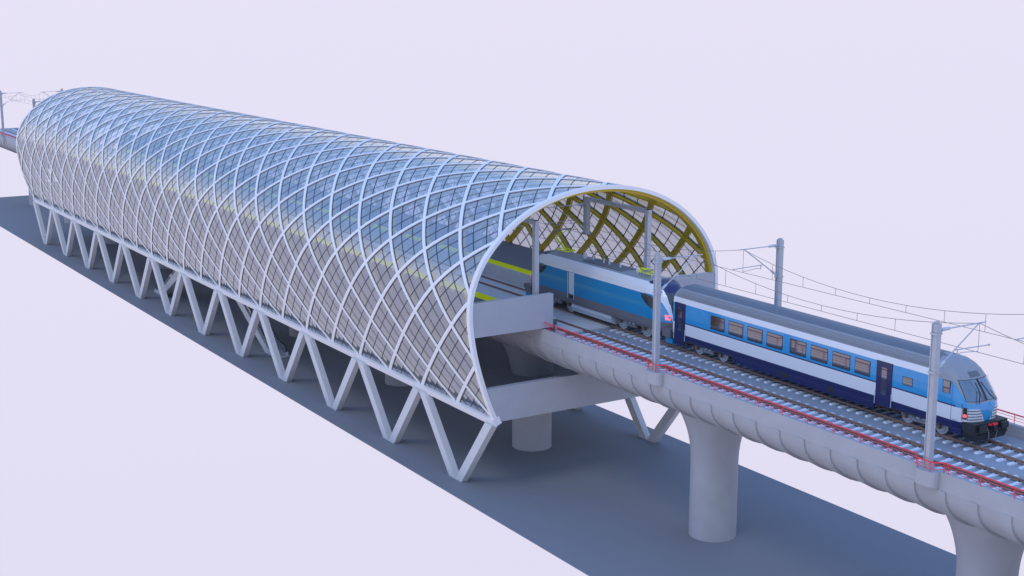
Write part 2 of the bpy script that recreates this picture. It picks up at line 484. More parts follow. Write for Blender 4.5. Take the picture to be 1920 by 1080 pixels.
# end rings and edge beams
def ring(y, d):
    mb = MB(M['white']); my = MB(M['yellow'])
    n = 90; ya, yb = sorted((y, y + d*.42))
    sec = [(ya, -.17), (ya, .11), (yb, .11), (yb, -.17)]; vs = []; fs = []
    for i in range(n+1):
        x, z, nx, nz = prof(10*i/n)
        for yy, h in sec: vs.append((x+nx*h, yy, z+nz*h))
    for i in range(n):
        for k in range(4): fs.append((4*i+k, 4*i+(k+1) % 4, 4*i+4+(k+1) % 4, 4*i+4+k))
    mb.add(vs, fs, 0, False); at_origin(mb, ORG); r = mb.build('end_ring', hall)
    sec = [((ya if d>0 else yb)+d*.422, -.40), ((ya if d>0 else yb)+d*.422, -.04), ((ya if d>0 else yb)+d*.95, -.04), ((ya if d>0 else yb)+d*.95, -.40)]; vs = []
    for i in range(n+1):
        x, z, nx, nz = prof(10*i/n)
        for yy, h in sec: vs.append((x+nx*h, yy, z+nz*h))
    my.add(vs, fs, 0, False); at_origin(my, ORG); my.build('ring_lining', r)
ring(Y0-.04, 1); ring(Y1+.04, -1)
for s in (-1, 1):
    a = Vector((s*9.12, 0, 5.95)); tg = Vector((s*(9.62-9.12), 0, 7.1-5.95)).normalized(); nn = Vector((s*tg.z*s*s, 0, -abs(tg.x))) if s > 0 else Vector((-tg.z, 0, -abs(tg.x)))
    mb = MB(M['white']); q = []
    for y in (Y0-.05, Y1+.05):
        for A, Bn in ((-.42, -.42), (.16, -.42), (.16, .17), (-.42, .17)):
            p_ = a + tg*A + nn*Bn; q.append((p_.x, y, p_.z))
    mb.hexa([q[0], q[1], q[5], q[4], q[3], q[2], q[6], q[7]]); at_origin(mb, ORG); mb.build('edge_beam', hall)

# glazing panels
def clip(poly, f):
    out = []
    for i in range(len(poly)):
        a, b = poly[i-1], poly[i]; fa, fb = f(a), f(b)
        if (fa >= 0) != (fb >= 0):
            t = fa/(fa-fb); out.append((a[0]+(b[0]-a[0])*t, a[1]+(b[1]-a[1])*t))
        if fb >= 0: out.append(b)
    return out
def panel(mb, p, q):
    U = lambda a, b: ((a+b)/2, (a-b)/2)
    lo = lambda c: clip(clip(clip(clip(c, lambda t: t[0]), lambda t: NB-t[0]), lambda t: t[1]), lambda t: 10-t[1])
    K = 6
    vs = []; fs = []
    for i in range(K):
        for j in range(K):
            c = [U(p+i/K, q+j/K), U(p+(i+1)/K, q+j/K), U(p+(i+1)/K, q+(j+1)/K), U(p+i/K, q+(j+1)/K)]
            c = lo(c)
            if len(c) < 3: continue
            b = len(vs); vs += [SP(u, v, 0) for u, v in c]; fs.append(tuple(range(b, b+len(c))))
    if not fs: return False
    mb.add(vs, fs, 0, True)
    # mullions: lines of constant p or q
    inset = .054
    for fam in (0, 1):
        for f, w in ((inset, .06), (1/3, .055), (2/3, .055), (1-inset, .06)):
            pts = []
            for i in range(K+1):
                a = i/K
                u, v = U(p+f, q+a) if fam == 0 else U(p+a, q+f)
                pts.append((u, v))
            for a, b in zip(pts, pts[1:]):
                # clip the segment
                t0, t1 = 0.0, 1.0
                for fn in (lambda t: t[0]-.02, lambda t: NB-.02-t[0], lambda t: t[1]-.02, lambda t: 9.98-t[1]):
                    fa, fb = fn(a), fn(b)
                    if fa < 0 and fb < 0: t0, t1 = 1, 0; break
                    if fa < 0: t0 = max(t0, fa/(fa-fb))
                    elif fb < 0: t1 = min(t1, fa/(fa-fb))
                if t1 - t0 < 1e-3: continue
                A = (a[0]+(b[0]-a[0])*t0, a[1]+(b[1]-a[1])*t0); B = (a[0]+(b[0]-a[0])*t1, a[1]+(b[1]-a[1])*t1)
                pa, pb = SP(*A), SP(*B); _, _, nx, nz = prof((A[1]+B[1])/2); N_ = Vector((nx, 0, nz))
                w_ = (pb-pa).normalized().cross(N_)*(w/2)
                o1, o2 = N_*.02, N_*-.05
                mb.add([pa-w_+o1, pa+w_+o1, pb+w_+o1, pb-w_+o1, pa-w_+o2, pa+w_+o2, pb+w_+o2, pb-w_+o2],
                       [(0, 1, 2, 3), (7, 6, 5, 4), (0, 4, 5, 1), (3, 2, 6, 7)], 1)
    return True
cells = []
for p in range(-1, NB+11):
    for q in range(-11, NB+1):
        u, v = (p+q+1)/2, (p-q)/2
        if -.01 <= u <= NB+.01 and -.01 <= v <= 10.01: cells.append((u, v, p, q))
def show(c):   # how large a cell shows from the near-left side
    u, v = c[0], c[1]
    x, z, nx, nz = prof(v); y = Y0+u*BAY
    d = Vector((x+59.75, y, z-35.9)); return -(nx*d.x + nz*d.z)/d.length**3
cells.sort(key=show, reverse=True)
rest = MB(M['glass'], M['mull'])
cnt = 0
for u, v, p, q in cells:
    if cnt < 98:
        mb = MB(M['glass'], M['mull'])
        if panel(mb, p, q): at_origin(mb, ORG); mb.build('glass_panel', hall); cnt += 1
    else: panel(rest, p, q)
at_origin(rest, ORG); rest = rest.build('glass_panel', hall); rest['kind'] = 'stuff'; rest['label'] = 'the remaining diamond glass panels of the vault'

# V columns
for s in (-1, 1):
    mb = MB(M['column'])
    for d in (-1, 1):
        xb, xt = s*9.05, s*9.12
        yb0, yb1 = sorted((0, d*.95)); yt0, yt1 = sorted((d*(5.53-.98), d*5.53))
        z1 = 5.62
        mb.hexa([(xb-.27, yb0, 0), (xb+.27, yb0, 0), (xb+.27, yb1, 0), (xb-.27, yb1, 0),
                 (xt-.27, yt0, z1), (xt+.27, yt0, z1), (xt+.27, yt1, z1), (xt-.27, yt1, z1)])
    first = None
    for k in range(12):
        if first is None: first = mb.build('v_column', hall); q = first
        else: q = first.copy(); COL.objects.link(q); q.parent = hall
        q.location = (0, 5.53 + 11.06*k, 0)

# end walls, platforms, floors
def hbox(name, m, *b):
    mb = MB(M[m]); mb.box(*b); at_origin(mb, ORG); return mb.build(name, hall)
for ya, yb in ((Y0+.02, Y0+.5), (Y1-.5, Y1-.02)):
    for s in (-1, 1):
        pts = []
        # wall follows the inside of the vault at its outer end
        xo = 10.84; xt = 10.98
        mb = MB(M['wall']); x_in = 4.15
        P = [(s*x_in, 12.25), (s*xo, 12.25), (s*(xt+.02), 13.5), (s*(xt-.15), 14.72), (s*x_in, 14.72)]
        n = 5; mb.add([(x, ya, z) for x, z in P] + [(x, yb, z) for x, z in P],
               [tuple(range(n)), tuple(range(2*n-1, n-1, -1))] + [(j, (j+1) % n, n+(j+1) % n, n+j) for j in range(n)])
        at_origin(mb, ORG); mb.build('end_wall', hall)
    mb = MB(M['wall'])
    P = [(-9.0, 5.82), (9.0, 5.82), (9.8, 8.36), (-9.8, 8.36)]
    mb.add([(x, ya, z) for x, z in P] + [(x, yb, z) for x, z in P], [(0, 1, 2, 3), (7, 6, 5, 4)] + [(j, (j+1) % 4, 4+(j+1) % 4, 4+j) for j in range(4)])
    at_origin(mb, ORG); mb.build('end_beam', hall)
for s in (-1, 1):
    x0, x1 = sorted((s*3.5, s*10.72))
    hbox('platform', 'plat', x0, x1, Y0+.501, Y1-.501, 12.26, 12.70)
    if s < 0: hbox('platform_edge', 'slab', -3.62, -3.48, Y0+.51, Y1-.51, 11.50, 12.705)
    else: hbox('platform_edge', 'slab', 3.48, 3.62, Y0+.51, Y1-.51, 11.50, 12.705)
    x0, x1 = sorted((s*3.64, s*4.72))
    hbox('safety_stripe', 'lime', x0, x1, Y0+.52, Y1-.52, 12.701, 12.708)
hbox('track_slab', 'slab', -3.479, 3.479, Y0+.36, Y1-.36, DECK+.005, DECK+.135)
for cx in (-1.95, 1.97):
    for rx in (-.75, .75): hbox('rail_channel', 'rail', cx+rx-.11, cx+rx+.11, Y0+.40, Y1-.40, DECK+.136, DECK+.160)
# concourse floor with openings for the escalators
ex0, ex1 = -6.85, -5.0
fz0, fz1 = 5.98, 6.2
hbox('concourse_floor', 'conf', ex1, 9.16, Y0+.51, Y1-.51, fz0, fz1)
hbox('concourse_floor', 'conf', -9.16, ex0, Y0+.51, Y1-.51, fz0, fz1)
hbox('bounce_soffit', 'column', -4.9, 8.9, Y0+.52, Y1-.52, fz0-.06, fz0-.004)  # pale panel added under the floor to bounce light onto the ground
for a, b in ((Y0+.51, 133.2), (143.9, 155.2), (166.0, Y1-.51)):
    hbox('concourse_floor', 'conf', ex0+.001, ex1-.001, a, b, fz0, fz1)

# ------------------------------------------------------------------ escalators
def escalator(y, d, label):
    t = thing('escalator', label, 'escalator', (-5.93, y, 0), 'escalators under the station')
    L = 10.6; H = 6.2
    def side_poly(x0, x1, pts, mb, mi=0):
        n = len(pts)
        mb.add([(x0, d*a, b) for a, b in pts] + [(x1, d*a, b) for a, b in pts],
               [tuple(range(n)), tuple(range(2*n-1, n-1, -1))] + [(j, (j+1) % n, n+(j+1) % n, n+j) for j in range(n)], mi)
    mb = MB(M['steel'])
    side_poly(-.72, .72, [(-.9, 0), (1.3, 0), (2.1, -.0), (12.4, 5.35), (13.2, 5.5), (13.2, 6.15), (12.0, 6.15), (1.6, .25), (-.9, .12)], mb)
    mb.build('truss', t)
    for sx in (-1, 1):
        b = MB(M['bal']); side_poly(sx*.6-.015, sx*.6+.015, [(-.2, .2), (1.7, .32), (12.1, 6.25), (12.9, 6.3), (12.9, 7.05), (12.0, 7.0), (1.6, 1.15), (0, 1.0), (-.35, .6)], b)
        b.build('balustrade', t)
        h = MB(M['handrail']); h.tube([(sx*.6, d*a, b_) for a, b_ in [(.1, .28), (-.3, .42), (-.42, .68), (-.25, .95), (.15, 1.05), (1.6, 1.2), (12.0, 7.08), (12.9, 7.15), (13.3, 6.9)]], .055, 8)
        h.build('handrail', t)
        k = MB(M['steel']); side_poly(sx*.66-.07, sx*.66+.07, [(-.6, .1), (1.7, .2), (12.1, 6.1), (13.0, 6.2), (13.0, 6.4), (12.0, 6.4), (1.55, .5), (-.6, .38)], k)
        k.build('skirt_panel', t)
    st = MB(M['steel']); N = 30
    for i in range(N):
        a = 1.5 + 10.4*i/N; z = .28 + 5.9*i/N
        st.box(-.5, .5, *sorted((d*a, d*(a+10.4/N))), z-.3, z+5.9/N)
    st.build('steps', t)
escalator(131.2, 1, 'escalator rising away from the viewer behind the middle V columns')
escalator(168.0, -1, 'farther escalator seen from behind its underside, left of the first one')

# ------------------------------------------------------------------ trains
def train_body(cx, levels, yf, yr, front, rear, side_step, mfn, mats, nn=26):
    """levels: (z, halfwidth, front setback, rear setback). front/rear: (corner length, exponent)"""
    mb = MB(*mats)
    def loop(z, W, fs, rs):
        a = []
        Lf, ef = front; Lr, er = rear
        Lf_ = min(Lf, Lf*max(.25, W/1.4)); Lr_ = min(Lr, Lr*max(.25, W/1.4))
        for k in range(nn+1):
            th = PI*k/nn
            c, s_ = math.cos(th), math.sin(th)
            a.append((-W*math.copysign(max(1e-9, abs(c))**(2/ef), c), yf+fs+Lf_ - Lf_*max(1e-9, abs(s_))**(2/ef)))
        ya, yb = yf+fs+Lf_, yr-rs-Lr_
        for k in range(1, side_step): a.append((W, ya+(yb-ya)*k/side_step))
        for k in range(nn+1):
            th = PI*k/nn; c, s_ = math.cos(th), math.sin(th)
            a.append((W*math.copysign(max(1e-9, abs(c))**(2/er), c), yr-rs-Lr_ + Lr_*max(1e-9, abs(s_))**(2/er)))
        for k in range(1, side_step): a.append((-W, yb+(ya-yb)*k/side_step))
        return [(cx+x, y, z) for x, y in a]
    rings = [loop(*l) for l in levels]; n = len(rings[0])
    vs = [p for r in rings for p in r]
    mb.v = vs
    for i in range(len(rings)-1):
        for j in range(n):
            k = (j+1) % n
            f = (i*n+j, i*n+k, (i+1)*n+k, (i+1)*n+j)
            c = [sum(vs[q][a] for q in f)/4 for a in (0, 1, 2)]
            mb.f.append(list(f)); mb.m.append(mfn(*c)); mb.sm.append(True)
    mb.f.append(list(range((len(rings)-1)*n, len(rings)*n))); mb.m.append(mfn(cx, (yf+yr)/2, levels[-1][0])); mb.sm.append(False)
    mb.f.append(list(range(n-1, -1, -1))); mb.m.append(mfn(cx, (yf+yr)/2, levels[0][0])); mb.sm.append(False)
    def surf(x_rel_theta, z, off=0.0):     # point on the front nose at angle theta
        # interpolate level
        for a, b in zip(levels, levels[1:]):
            if a[0] <= z <= b[0]: f = (z-a[0])/(b[0]-a[0]); W = a[1]+(b[1]-a[1])*f; fs = a[2]+(b[2]-a[2])*f; break
        else: W, fs = levels[-1][1], levels[-1][2]
        Lf, ef = front; Lf_ = min(Lf, Lf*max(.25, W/1.4))
        th = x_rel_theta; c, s_ = math.cos(th), math.sin(th)
        x = -W*math.copysign(max(1e-9, abs(c))**(2/ef), c); y = yf+fs+Lf_ - Lf_*max(1e-9, abs(s_))**(2/ef)
        l = math.hypot(x, 1.2*(y-(yf+fs+Lf_*1.5))); 
        return (cx + x*(1+off/1.4), y - off, z)
    return mb, surf
def patch(surf, th0, th1, z0, z1, off, mb, mi=0, nt=10, nz=4, skew=0.0, y2=None):
    vs = []; fs = []
    for i in range(nz+1):
        for j in range(nt+1):
            f = i/nz; th = th0 + (th1-th0)*j/nt; mid = PI/2
            th = mid + (th-mid)*(1 - skew*f); vs.append(surf(th, z0+(z1-z0)*f, off))
    for i in range(nz):
        for j in range(nt): q = i*(nt+1)+j; fs.append((q, q+1, q+nt+2, q+nt+1))
    mb.add(vs, fs, mi, True)
def refine(levels, dz=.09):
    out = []
    for a, b in zip(levels, levels[1:]):
        n = max(1, int(round((b[0]-a[0])/dz)))
        for k in range(n): out.append(tuple(a[c]+(b[c]-a[c])*k/n for c in range(4)))
    out.append(levels[-1]); return out
def wheelset(t, cx, y, r, name='wheel'):
    for s in (-1, 1):
        mb = MB(M['wheel'], M['bogie'])
        x = s*.72
        mb.tube([(x-.06, 0, 0), (x-.055, 0, 0), (x+.06, 0, 0)], [r*.99, r, r], 28, 0)
        mb.tube([(x+s*.055, 0, 0), (x+s*.064, 0, 0)], r*.80, 28, 1); mb.tube([(x+s*.064, 0, 0), (x+s*.072, 0, 0)], r*.72, 28, 0); mb.tube([(x+s*.072, 0, 0), (x+s*.13, 0, 0)], r*.36, 20, 0)
        mb.tube([(x+s*.13, 0, 0), (x+s*.22, 0, 0)], .13, 12, 1)
        q = mb.build(name, t); q.location = (0, y, r)
    mb = MB(M['bogie']); mb.tube([(-.66, 0, 0), (.66, 0, 0)], .09, 10); q = mb.build('axle', t); q.location = (0, y, r)
def bogie(root, cx, y, wb, r, org, rusty=True):
    b = bpy.data.objects.new('bogie', MB(M['bogie']).build('tmp').data); COL.objects.link(b)
    tmp = bpy.data.objects.get('tmp'); bpy.data.objects.remove(tmp)
    mb = MB(M['bogie'], M['rust'], M['wheel'])
    for s in (-1, 1):
        mb.bar((s*1.0, -wb/2-.35, r+.26), (s*1.0, -.5, r+.2), .12, .13); mb.bar((s*1.0, .5, r+.2), (s*1.0, wb/2+.35, r+.26), .12, .13)
        mb.bar((s*1.0, -.55, r+.02), (s*1.0, .55, r+.02), .16, .26)
        for yy in (-wb/2, wb/2):
            mb.box(s*1.0-.10, s*1.0+.10, yy-.12, yy+.12, r-.11, r+.14, 1)
            mb.tube([(s*1.0, yy, r+.14), (s*1.0, yy, r+.34)], .08, 10, 0)
        mb.tube([(s*1.02, -.22, r+.1), (s*1.02, -.22, r+.5)], .13, 12, 2); mb.tube([(s*1.02, .22, r+.1), (s*1.02, .22, r+.5)], .13, 12, 2)
    mb.box(-.9, .9, -.35, .35, r-.05, r+.3)
    bpy.data.objects.remove(b)
    b = mb.build('bogie', root); b.location = (cx-org[0], y-org[1], RT-org[2])
    wheelset(b, cx, -wb/2, r); wheelset(b, cx, wb/2, r)

TX = 1.97
# ---- control coach
CO = (TX, 62.8, RT)
coach = thing('passenger_coach', 'blue and white passenger coach with sloped cab nose and navy doors on the far track', 'train coach', CO)
FS = .55
cyf, cyr = 49.35 + FS, 75.85
lev = [(12.42, 1.28, .35, 0), (12.62, 1.38, .2, 0), (12.93, 1.41, .04, 0), (13.72, 1.42, .0, 0), (13.80, 1.42, .02, 0), (14.02, 1.42, .06, 0),
       (14.55, 1.42, .42, 0), (15.08, 1.41, .85, 0), (15.45, 1.34, 1.2, 0), (15.75, 1.14, 1.55, .03), (15.97, .88, 1.95, .12), (16.12, .5, 2.5, .2), (16.17, .12, 3.2, .3)]
def cm(x, y, z):
    d = y - cyf
    bound = 14.03 + max(0, (d-.42))*1.05       # grey windscreen surround
    if z > 15.46: return 3 if z < 15.97 or d < 2.9 else 5
    if d < 2.6 and z > 15.08: return 3
    if z > 14.03 and z > bound and d < 1.9: return 3
    if z < 12.93: return 0
    if z < 13.72:
        return 1
    if z < 13.80: return 0 if d > 1.0 else 2
    if z < 15.08: return 2
    return 1
mb, csurf = train_body(TX, refine(lev, .045), cyf, cyr, (1.3, 2.9), (.06, 8), 60, cm,
                       [M['navy'], M['twhite'], M['sky_blue'], M['roofg'], M['navy'], M['roofd']], 84)
at_origin(mb, CO); body = mb.build('body', coach)
def cpart(mb, name, par=None, dy=0):
    at_origin(mb, (CO[0], CO[1]-dy, CO[2])); return mb.build(name, par or coach)
mb = MB(M['roofg'])
for s in (-1, 1):
    for x, z in ((1.30, 15.56), (1.235, 15.645), (1.165, 15.735), (1.08, 15.815), (.99, 15.89)):
        mb.bar((TX+s*x, 52.9, z), (TX+s*x, 75.6, z), .05, .035)
cpart(mb, 'roof_ribs')
wins = [(71.76, 70.38), (69.93, 68.54), (68.06, 66.67), (66.22, 64.79), (64.09, 62.68), (62.22, 60.82), (60.36, 58.95), (58.5, 57.33)]
for s in (-1, 1):
    X = TX + s*1.423
    for b_, a_ in wins:
        mb = MB(M['black'])
        x0, x1 = sorted((X-.02*s, X+s*.006)); mb.box(x0, x1, a_-.03, b_+.03, 13.93, 14.87); f = cpart(mb, 'window')
        mb = MB(M['win']); x0, x1 = sorted((X+.0065*s, X+s*.012)); mb.box(x0, x1, a_+.01, b_-.01, 13.965, 14.83); cpart(mb, 'pane', f)
    for a_, b_, z0, z1, nm in ((54.07, 54.76, 14.12, 14.57, 'toilet_window'), (51.38, 51.86, 14.40, 15.05, 'cab_side_window')):
        mb = MB(M['black']); x0, x1 = sorted((X-.02*s, X+s*.006)); mb.box(x0, x1, a_-.025, b_+.025, z0-.025, z1+.025); f = cpart(mb, nm)
        mb = MB(M['win']); x0, x1 = sorted((X+.0065*s, X+s*.012)); mb.box(x0, x1, a_+.01, b_-.01, z0, z1); cpart(mb, 'pane', f)
    for a_, b_ in ((55.6, 56.77), (74.5, 75.6)):
        mb = MB(M['navy'], M['black'], M['twhite'])
        x0, x1 = sorted((X-.03*s, X+s*.014)); mb.box(x0, x1, a_, b_, 12.46, 15.08)
        x0, x1 = sorted((X-.02*s, X+s*.010)); mb.box(x0, x1, a_-.03, b_+.03, 12.93, 15.10, 1)
        for yy in (a_-.05, b_+.05): mb.tube([(X+s*.04, yy, 12.5), (X+s*.04, yy, 13.3)], .018, 6, 2)
        d_ = cpart(mb, 'door')
        mb = MB(M['win']); m_ = (a_+b_)/2; x0, x1 = sorted((X+.0145*s, X+s*.02)); mb.box(x0, x1, m_-.2, m_+.2, 13.15, 14.75); cpart(mb, 'door_window', d_)
# skirts between bogies
mb = MB(M['navy'], M['black']);
for s in (-1, 1):
    X = TX+s*1.38
    x0, x1 = sorted((X, X-s*.06)); mb.box(x0, x1, 56.9, 69.4, 12.12, 12.60)
    x0, x1 = sorted((X, X-s*.06)); mb.box(x0, x1, 74.6, 75.7, 12.12, 12.60); mb.box(x0, x1, 50.45, 51.2, 12.2, 12.6)
    x0, x1 = sorted((X+s*.004, X-s*.02)); mb.box(x0, x1, 60.2, 60.8, 12.25, 12.55, 1); mb.box(x0, x1, 64.2, 64.65, 12.25, 12.55, 1); mb.box(x0, x1, 64.8, 65.25, 12.25, 12.55, 1)
mb.box(TX-1.3, TX+1.3, 57.2, 69.1, 12.2, 12.43, 0)
cpart(mb, 'side_skirt')
bogie(coach, TX, 53.6, 2.5, .46, CO); bogie(coach, TX, 72.4, 2.5, .46, CO)
# windscreen with frame, wipers
mb = MB(M['black']); patch(csurf, PI*.205, PI*.795, 14.10, 15.16, .010, mb, 0, 16, 8, .10); f = cpart(mb, 'windscreen')
mb = MB(M['shield']);
patch(csurf, PI*.217, PI*.494, 14.125, 15.135, .016, mb, 0, 8, 8, .10); patch(csurf, PI*.506, PI*.783, 14.125, 15.135, .016, mb, 0, 8, 8, .10); cpart(mb, 'pane', f)
def cs(th, z, off): return csurf(PI*th, z, off)
mb = MB(M['black'])
mb.tube([cs(.40, 14.02, .06), cs(.47, 14.5, .05), cs(.475, 15.0, .04)], .018, 6); mb.tube([cs(.62, 14.02, .06), cs(.55, 14.4, .05), cs(.515, 15.0, .04)], .018, 6)
mb.tube([cs(.36, 14.03, .06), cs(.44, 14.6, .045)], .012, 6); mb.tube([cs(.66, 14.03, .06), cs(.60, 14.55, .045)], .012, 6)
cpart(mb, 'wipers')
mb = MB(M['roofd']); patch(csurf, PI*.45, PI*.56, 15.24, 15.5, .012, mb, 0, 4, 3); cpart(mb, 'destination_panel')
# grille either side of the blue wedge
mb = MB(M['black'], M['twhite'])
for lo_, hi_ in ((.22, .455), (.545, .78)):
    mb = MB(M['black'], M['twhite'])
    for k in range(4):
        z = 13.10 + k*.165
        sgn = 1 if lo_ < .5 else -1
        a_, b_ = (lo_, hi_-.012*k) if sgn > 0 else (lo_+.012*k, hi_)
        patch(csurf, PI*a_, PI*b_, z, z+.04, .02, mb, 0, 6, 1)
    patch(csurf, PI*lo_, PI*(lo_+.006), 13.06, 13.72, .012, mb, 0, 1, 3)
    cpart(mb, 'grille')
mb = MB(M['sky_blue'])
vs = []
for i in range(6):
    z = 13.0 + .80*i/5; hw_ = .018 + .08*(i/5)**1.3
    vs += [csurf(PI*(.5-hw_), z, .028), csurf(PI*.5, z, .030), csurf(PI*(.5+hw_), z, .028)]
mb.add(vs, [(3*i+k, 3*i+k+1, 3*i+k+4, 3*i+k+3) for i in range(5) for k in (0, 1)]); cpart(mb, 'front_wedge')
for a_, b_ in ((.145, .21), (.79, .855)):
    mb = MB(M['black']); patch(csurf, PI*a_, PI*b_, 13.12, 13.78, .014, mb, 0, 4, 3); h = cpart(mb, 'headlight')
    p0 = csurf(PI*(a_+b_)/2, 13.32, .0); mb = MB(M['redlamp'])
    q0 = Vector(p0); nrm = Vector((p0[0]-TX, (p0[1]-(cyf+1.6)), 0)).normalized()
    mb.tube([q0, q0+nrm*.05], .10, 14); cpart(mb, 'lamp', h)
# thin panel seams on the cab
mb = MB(M['roofd'])
for s in (-1, 1):
    X = TX+s*1.424
    x0, x1 = sorted((X, X+s*.004)); mb.box(x0, x1, 51.2, 51.22, 13.0, 15.1); mb.box(x0, x1, 50.75, 51.2, 12.99, 13.01)
cpart(mb, 'panel_seam')
# handrails at nose corners
mb = MB(M['black'])
for th in (.13, .87): mb.tube([cs(th, 13.05, .05), cs(th, 13.6, .05), cs(th, 13.98, .05)], .014, 6)
cpart(mb, 'corner_handle')
# buffer beam and coupler
mb = MB(M['black'], M['redlamp'])
mb.box(TX-1.32, TX+1.32, 49.05, 49.95, 12.38, 12.99)
mb.hexa([(TX-1.2, 49.1, 12.0), (TX+1.2, 49.1, 12.0), (TX+1.2, 49.9, 12.1), (TX-1.2, 49.9, 12.1), (TX-1.3, 48.98, 12.379), (TX+1.3, 48.98, 12.379), (TX+1.3, 49.9, 12.379), (TX-1.3, 49.9, 12.379)])
bb = cpart(mb, 'buffer_beam', None, FS)
for s in (-1, 1):
    mb = MB(M['black']); xx = TX+s*.87
    mb.tube([(xx, 49.06, 12.74), (xx, 48.92, 12.74)], .14, 14); mb.box(xx-.27, xx+.27, 48.80, 48.92, 12.56, 12.92); cpart(mb, 'buffer', None, FS)
for q in (-1, 1):
    mb = MB(M['bogie']); mb.tube([(TX+q*.35, 49.03, 12.7), (TX+q*.34, 48.9, 12.45), (TX+q*.28, 48.95, 12.1)], .03, 6); cpart(mb, 'hose', None, FS)
mb = MB(M['black'], M['red']); mb.box(TX-.1, TX+.1, 48.72, 49.04, 12.55, 12.8, 0); cpart(mb, 'coupler', None, FS); mb = MB(M['black'], M['red']); mb.box(TX-.25, TX-.12, 48.93, 49.04, 12.82, 12.92, 1); cpart(mb, 'coupler_hook', None, FS); mb = MB(M['black'], M['red']); mb.box(TX+.02, TX+.2, 48.88, 49.04, 12.81, 12.93, 1)
mb.box(TX+.2, TX+.4, 48.93, 49.04, 12.80, 12.9, 1); cpart(mb, 'coupler_hook', None, FS)

# ---- locomotive
LO = (TX, 85.9, RT)
loco = thing('electric_locomotive', 'blue electric locomotive with white roof edge and lime pantographs half inside the station', 'locomotive', LO)
lyf, lyr = 76.25, 95.2
lev = [(12.62, 1.36, .35, .35), (12.9, 1.42, .12, .12), (13.32, 1.44, .0, .0), (13.7, 1.44, .05, .05), (14.4, 1.43, .35, .35), (15.05, 1.40, .75, .75), (15.42, 1.30, 1.1, 1.1),
       (15.72, 1.12, 1.4, 1.4), (15.86, .98, 1.7, 1.7), (15.93, .7, 2.1, 2.1), (15.96, .1, 2.6, 2.6)]
def lm(x, y, z):
    d = min(y-lyf, lyr-y); 
    if z < 13.34: return 3
    if d >= 3.0:
        if z < 15.05: return 0
        if z < 15.87: return 1
        return 2
    w = max(0, min(1, (3-d)/2.9)); zc = 13.6 + 1.86*(1-w**3); sl = 1.86*3*w*w/2.9
    nd = (z-zc)/math.sqrt(1+sl*sl)
    th = .38 - .17*w
    side = abs(x-TX) > .84
    if z > 15.3 and nd > th*.9: return 4 if d < 2.9 else 2
    if abs(nd) < th and side: return 1
    if nd >= th or not side: return (4 if z > 15.3 or z < 13.95 else 5)
    return 0
mb, lsurf = train_body(TX, refine(lev, .04), lyf, lyr, (2.2, 2.6), (2.2, 2.6), 120, lm,
                       [M['loco_blue'], M['twhite'], M['roofg'], M['greyskirt'], M['navy'], M['dwin']], 110)
at_origin(mb, LO); mb.build('body', loco)
def lpart(mb, name, par=None): at_origin(mb, LO); return mb.build(name, par or loco)
for s in (-1, 1):
    for e in (0, 1):
        X = TX + s*1.425; mb = MB(M['dwin'])
        Yq = lambda d: (lyf + d) if e == 0 else (lyr - d)
        pts = [(3.35, 15.03), (3.2, 14.75), (2.75, 14.42), (2.3, 14.2), (1.55, 13.98), (1.25, 14.3), (1.45, 14.62), (1.8, 14.86), (2.3, 15.0)]
        pts = [(a, b) for a, b in pts]
        def sx(d, z):
            for a, b in zip(lev, lev[1:]):
                if a[0] <= z <= b[0]: f = (z-a[0])/(b[0]-a[0]); Wz = a[1]+(b[1]-a[1])*f; fs_ = a[2]+(b[2]-a[2])*f
            L = min(2.2, 2.2*max(.25, Wz/1.4)); k = min(1, max(0, (L+fs_-d)/L))
            return Wz*max(0, (1-k**2.6))**(1/2.6) if k > 0 else Wz
        vo = [(TX+s*(sx(a, b)+.012), Yq(a), b) for a, b in pts]
        n = len(vo); cc = (2.2, 14.55); vs = []; K = 5
        for i in range(K+1):
            for (a, b) in pts:
                a2 = cc[0]+(a-cc[0])*i/K; b2 = cc[1]+(b-cc[1])*i/K
                vs.append((TX+s*(sx(a2, b2)+.03), Yq(a2), b2))
        mb.add(vs, [(i*n+j, i*n+(j+1) % n, (i+1)*n+(j+1) % n, (i+1)*n+j) for i in range(K) for j in range(n)], 0, True); w_ = lpart(mb, 'cab_side_window')
    for e, yy in ((0, 83.75), (1, 88.35)):
        if s < 0 and e == 0: continue
        mb = MB(M['twhite'], M['black']); X = TX+s*1.44
        x0, x1 = sorted((X-.03*s, X+s*.012)); mb.box(x0, x1, yy-.32, yy+.32, 13.36, 15.02, 0)
        for q in (-.42, .42): mb.tube([(X+s*.05, yy+q, 13.0), (X+s*.05, yy+q, 14.98)], .022, 6, 0)
        x0, x1 = sorted((X+.002*s, X+s*.02)); mb.box(x0, x1, yy-.25, yy+.2, 13.0, 13.26, 1)
        lpart(mb, 'side_door')
